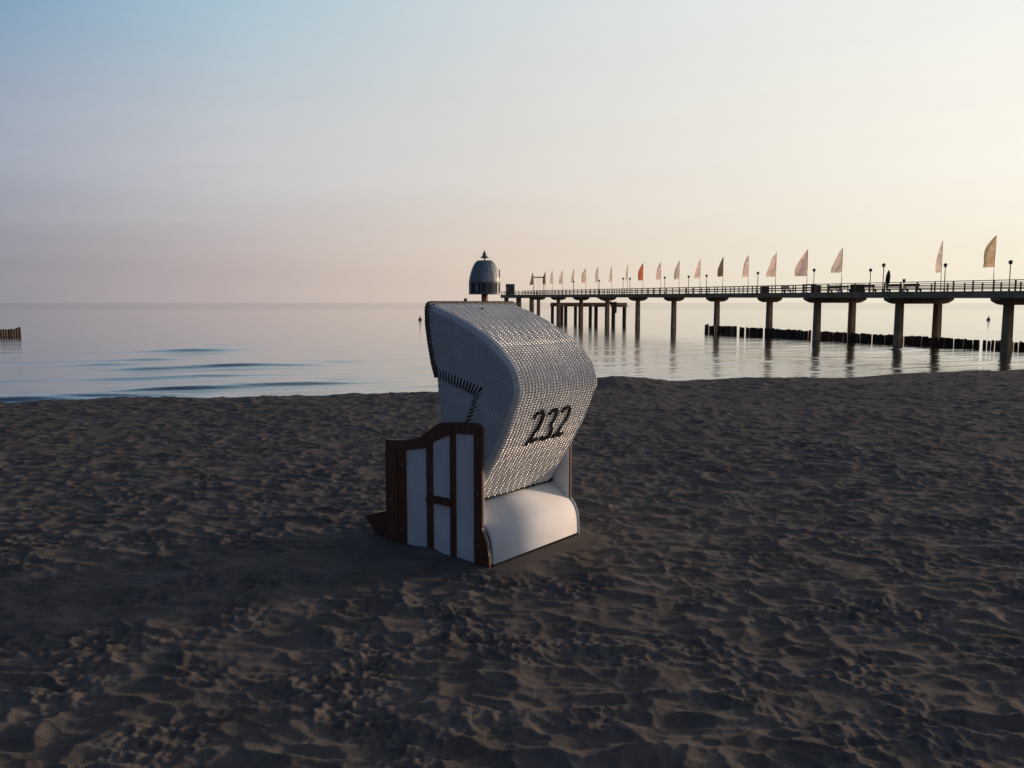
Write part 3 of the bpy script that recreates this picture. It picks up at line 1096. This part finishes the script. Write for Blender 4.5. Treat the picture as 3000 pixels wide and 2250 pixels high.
for q in (0.0, 1.0):
    MB().tube([dd * q + Vector((0, 0, -0.02)), dd * q + Vector((0, 0, 4.5))], 0.07, 6).build('post', M['rail'], o)
mb = MB()
n_ = dd.normalized()
mb.tube([dd * 0 + Vector((0, 0, 4.15)), dd + Vector((0, 0, 4.0))], 0.13, 4)
mb.build('sign_bar', M['bench'], o)
for q in (0.4, 0.62):
    MB().tube([dd * q + Vector((0, 0, -0.02)), dd * q + Vector((0, 0, 4.1))], 0.03, 6).build('stay', M['rail'], o)

# landing stage on the far side of the pier, one step lower
o = empty('landing_stage', (A0.x, A0.y, WATER_Z), PIER_RZ)
tag(o, 'low brown boat landing stage on piles behind the pier near its head', 'landing stage')
y0, y1 = 4.75 * BAY, 7.6 * BAY
LZ = 4.55
MB().box(6.2, 9.2, y0, y1, LZ - 0.5, LZ).build('stage_deck', M['deckedge'], o)
for yy in np.linspace(y0 + 0.8, y1 - 0.8, 5):
    MB().box(5.9, 9.5, yy - 0.4, yy + 0.4, LZ - 0.95, LZ - 0.5).build('crossbeam', M['concrete'], o)
    for xx in (6.4, 9.0):
        MB().lathe([(0.42, -4), (0.42, LZ - 0.95)], 10, (xx, yy, 0)).build('pile', M['pile'], o)
mb = MB()
for k in range(9):
    mb.box(2.2 + k * 0.5, 2.7 + k * 0.5, y0 + 0.2, y0 + 2.2, LZ - 0.3 + (8 - k) * 0.2, LZ - 0.1 + (8 - k) * 0.2)
mb.build('stair_flight', M['rail'], o)
MB().box(6.1, 6.5, y0 - 0.6, y0, LZ - 2.2, LZ + 0.2).build('fender', M['pile'], o)

# ------------------------------------------------------------------ diving gondola
GD = 236.0
gx = (1420 * 0.341333 - 512) / 820.0 * GD
gy = GD / 0.9951
PX = GD / 820.0 * 0.341333                  # metres per photo pixel there
g = empty('diving_gondola', (gx, gy, WATER_Z))
tag(g, 'round grey metal dome on a column standing in the sea beyond the pier head', 'dome')


def GZ(sy):
    return (886 - sy) * PX + 4.6


RW = 45.5 * PX
MB().lathe([(9.5 * PX, -4), (9.5 * PX, GZ(861))], 16).build('column', M['concrete'], g)
MB().lathe([(RW * 0.93, GZ(861.5)), (RW * 0.985, GZ(858)), (RW * 0.985, GZ(831))], 40, smooth=False).build('cabin_band', M['glassband'], g)
for zc in (GZ(860), GZ(829.5)):
    MB().lathe([(RW * 0.99, zc - 0.25), (RW * 1.015, zc - 0.2), (RW * 1.015, zc + 0.2), (RW * 0.99, zc + 0.25)], 40).build('ring_beam', M['domerib'], g)
for k in range(16):
    a = 2 * math.pi * (k + 0.5) / 16
    ca, sa = math.cos(a), math.sin(a)
    MB().box(-0.14, 0.14, -0.14, 0.14, GZ(858), GZ(831)).build('mullion', M['domerib'], g, (RW * 0.985 * ca, RW * 0.985 * sa, 0)).rotation_euler = (0, 0, a)
a = math.radians(-118)
MB().box(-0.05, 0.05, -0.38, 0.38, GZ(855), GZ(834)).build('window', M['paleglass'], g, (RW * 0.995 * math.cos(a), RW * 0.995 * math.sin(a), 0)).rotation_euler = (0, 0, a)
DOME = [(1.0, 828), (0.985, 820), (0.955, 812), (0.90, 802), (0.83, 792), (0.74, 782), (0.63, 773), (0.50, 767), (0.40, 764.5)]
mb = MB()
dp = catmull([(r * RW, GZ(s_)) for r, s_ in DOME], 3)
mb.lathe([tuple(p) for p in dp], 48)
mb.build('dome_shell', M['dome'], g)
for k in range(16):
    a = 2 * math.pi * (k + 0.5) / 16
    ca, sa = math.cos(a), math.sin(a)
    MB().tube([(r * ca, r * sa, zz) for r, zz in dp[::2]], 0.07, 5).build('rib', M['domerib'], g)
MB().lathe([(2.0 * PX, GZ(766)), (2.0 * PX, GZ(757.5))], 10).build('neck', M['domerib'], g)
MB().lathe([(2.0 * PX, GZ(758.5)), (14 * PX, GZ(757.2)), (10 * PX, GZ(754.5)), (6.5 * PX, GZ(751)), (5.5 * PX, GZ(745)), (2.2 * PX, GZ(739)), (0.3 * PX, GZ(734))], 12, smooth=False).build('finial', M['domerib'], g)
MB().tube([(RW * 0.93, 0.4, GZ(826)), (RW * 0.97, 0.4, GZ(808)), (RW * 0.95, 0.4, GZ(790))], 0.16, 6).build('guide_rail', M['domerib'], g)

# mooring pile beside it
mx, my = (1364 * 0.341333 - 512) / 820.0 * 230, 231.0
o = MB().lathe([(0.5, -4), (0.48, 3), (0.46, 5.55), (0.40, 5.75)], 12).build('mooring_pile', M['pile'], None, (mx, my, WATER_Z))
tag(o, 'single thick dark mooring pile in the water next to the dome', 'mooring pile')

# ------------------------------------------------------------------ groynes


def groyne(p0, p1, h0, h1, w, label, gaps, seed, dmean=0.36):
    """rows of piles from p0 (sea end) to p1 (shore end)"""
    o = empty('groyne', (p0[0], p0[1], WATER_Z), 0)
    tag(o, label, 'groyne', 'timber groynes')
    R = random.Random(seed)
    v = Vector((p1[0] - p0[0], p1[1] - p0[1], 0))
    L = v.length
    v.normalize()
    n = Vector((-v.y, v.x, 0))
    pm = []
    for k in range(5):
        w_ = [R.uniform(.9, 1.1) for _ in range(8)]
        rings = []
        for zz, sc_ in ((-1.0, 1.05), (0.45, 1.03), (0.93, 0.95), (1.0, 0.72)):
            rings.append([(0.5 * sc_ * w_[i] * math.cos(i * math.pi / 4), 0.5 * sc_ * w_[i] * math.sin(i * math.pi / 4), zz + (0.02 * w_[(i + 3) % 8] if zz > .9 else 0)) for i in range(8)])
        mm = MB().loft(rings).mesh('pile')
        mm.materials.append(M['pile'])
        pm.append(mm)
    s = 0.0
    while s < L:
        d_ = dmean * R.uniform(.85, 1.15)
        h = (h0 + (h1 - h0) * s / L) * R.uniform(.90, 1.07)
        if s < 0.7:
            h *= 1.10
        skip = any(a <= s <= c for a, c in gaps)
        if not skip and R.random() > 0.055:
            p = v * s + n * R.uniform(-.04, .04)
            q = link('pile', R.choice(pm), None, o, (p.x, p.y, 0))
            q.rotation_euler = (R.uniform(-.025, .025), R.uniform(-.025, .025), R.uniform(0, 6))
            q.scale = (d_ * 0.94, d_ * 0.94, h)
        s += d_ * (1.0 if R.random() < 0.8 else 1.3)
    return o


g0 = on_water(2068, 975)
g1 = on_water(3000, 1026)
gd = (g1[0] - g0[0], g1[1] - g0[1])
groyne(g0, (g0[0] + gd[0] * 1.12, g0[1] + gd[1] * 1.12), 1.18, 0.72, 0.36, 'row of dark wooden piles in the water crossing under the pier', [(2.1, 2.7), (7.2, 7.9)], 5)
g0 = on_water(58, 985)
groyne(g0, (g0[0] - DX * 12 * 0 - 9 * math.sin(rad(-24)) * -1, g0[1] - 9 * math.cos(rad(24))), 1.08, 0.9, 0.36, 'short row of dark wooden piles in the water far from the pier', [], 8)

# swimming-zone buoys
for sx, sy, m, lab in ((1231, 938, 'buoy', 'small brown buoy floating in the sea beside the chair hood'), (2896, 938, 'buoygrey', 'small grey buoy floating in the sea beyond the pier pillars')):
    x, y = on_water(sx, sy)
    o = empty('buoy', (x, y, WATER_Z))
    tag(o, lab, 'buoy', 'swimming buoys')
    MB().lathe([(0.12, -0.45), (0.42, -0.25), (0.50, 0.05), (0.42, 0.38), (0.16, 0.62)], 14).build('float', M[m], o)
    MB().lathe([(0.16, 0.6), (0.10, 1.0), (0.03, 1.2)], 10).build('top_cone', M[m], o)
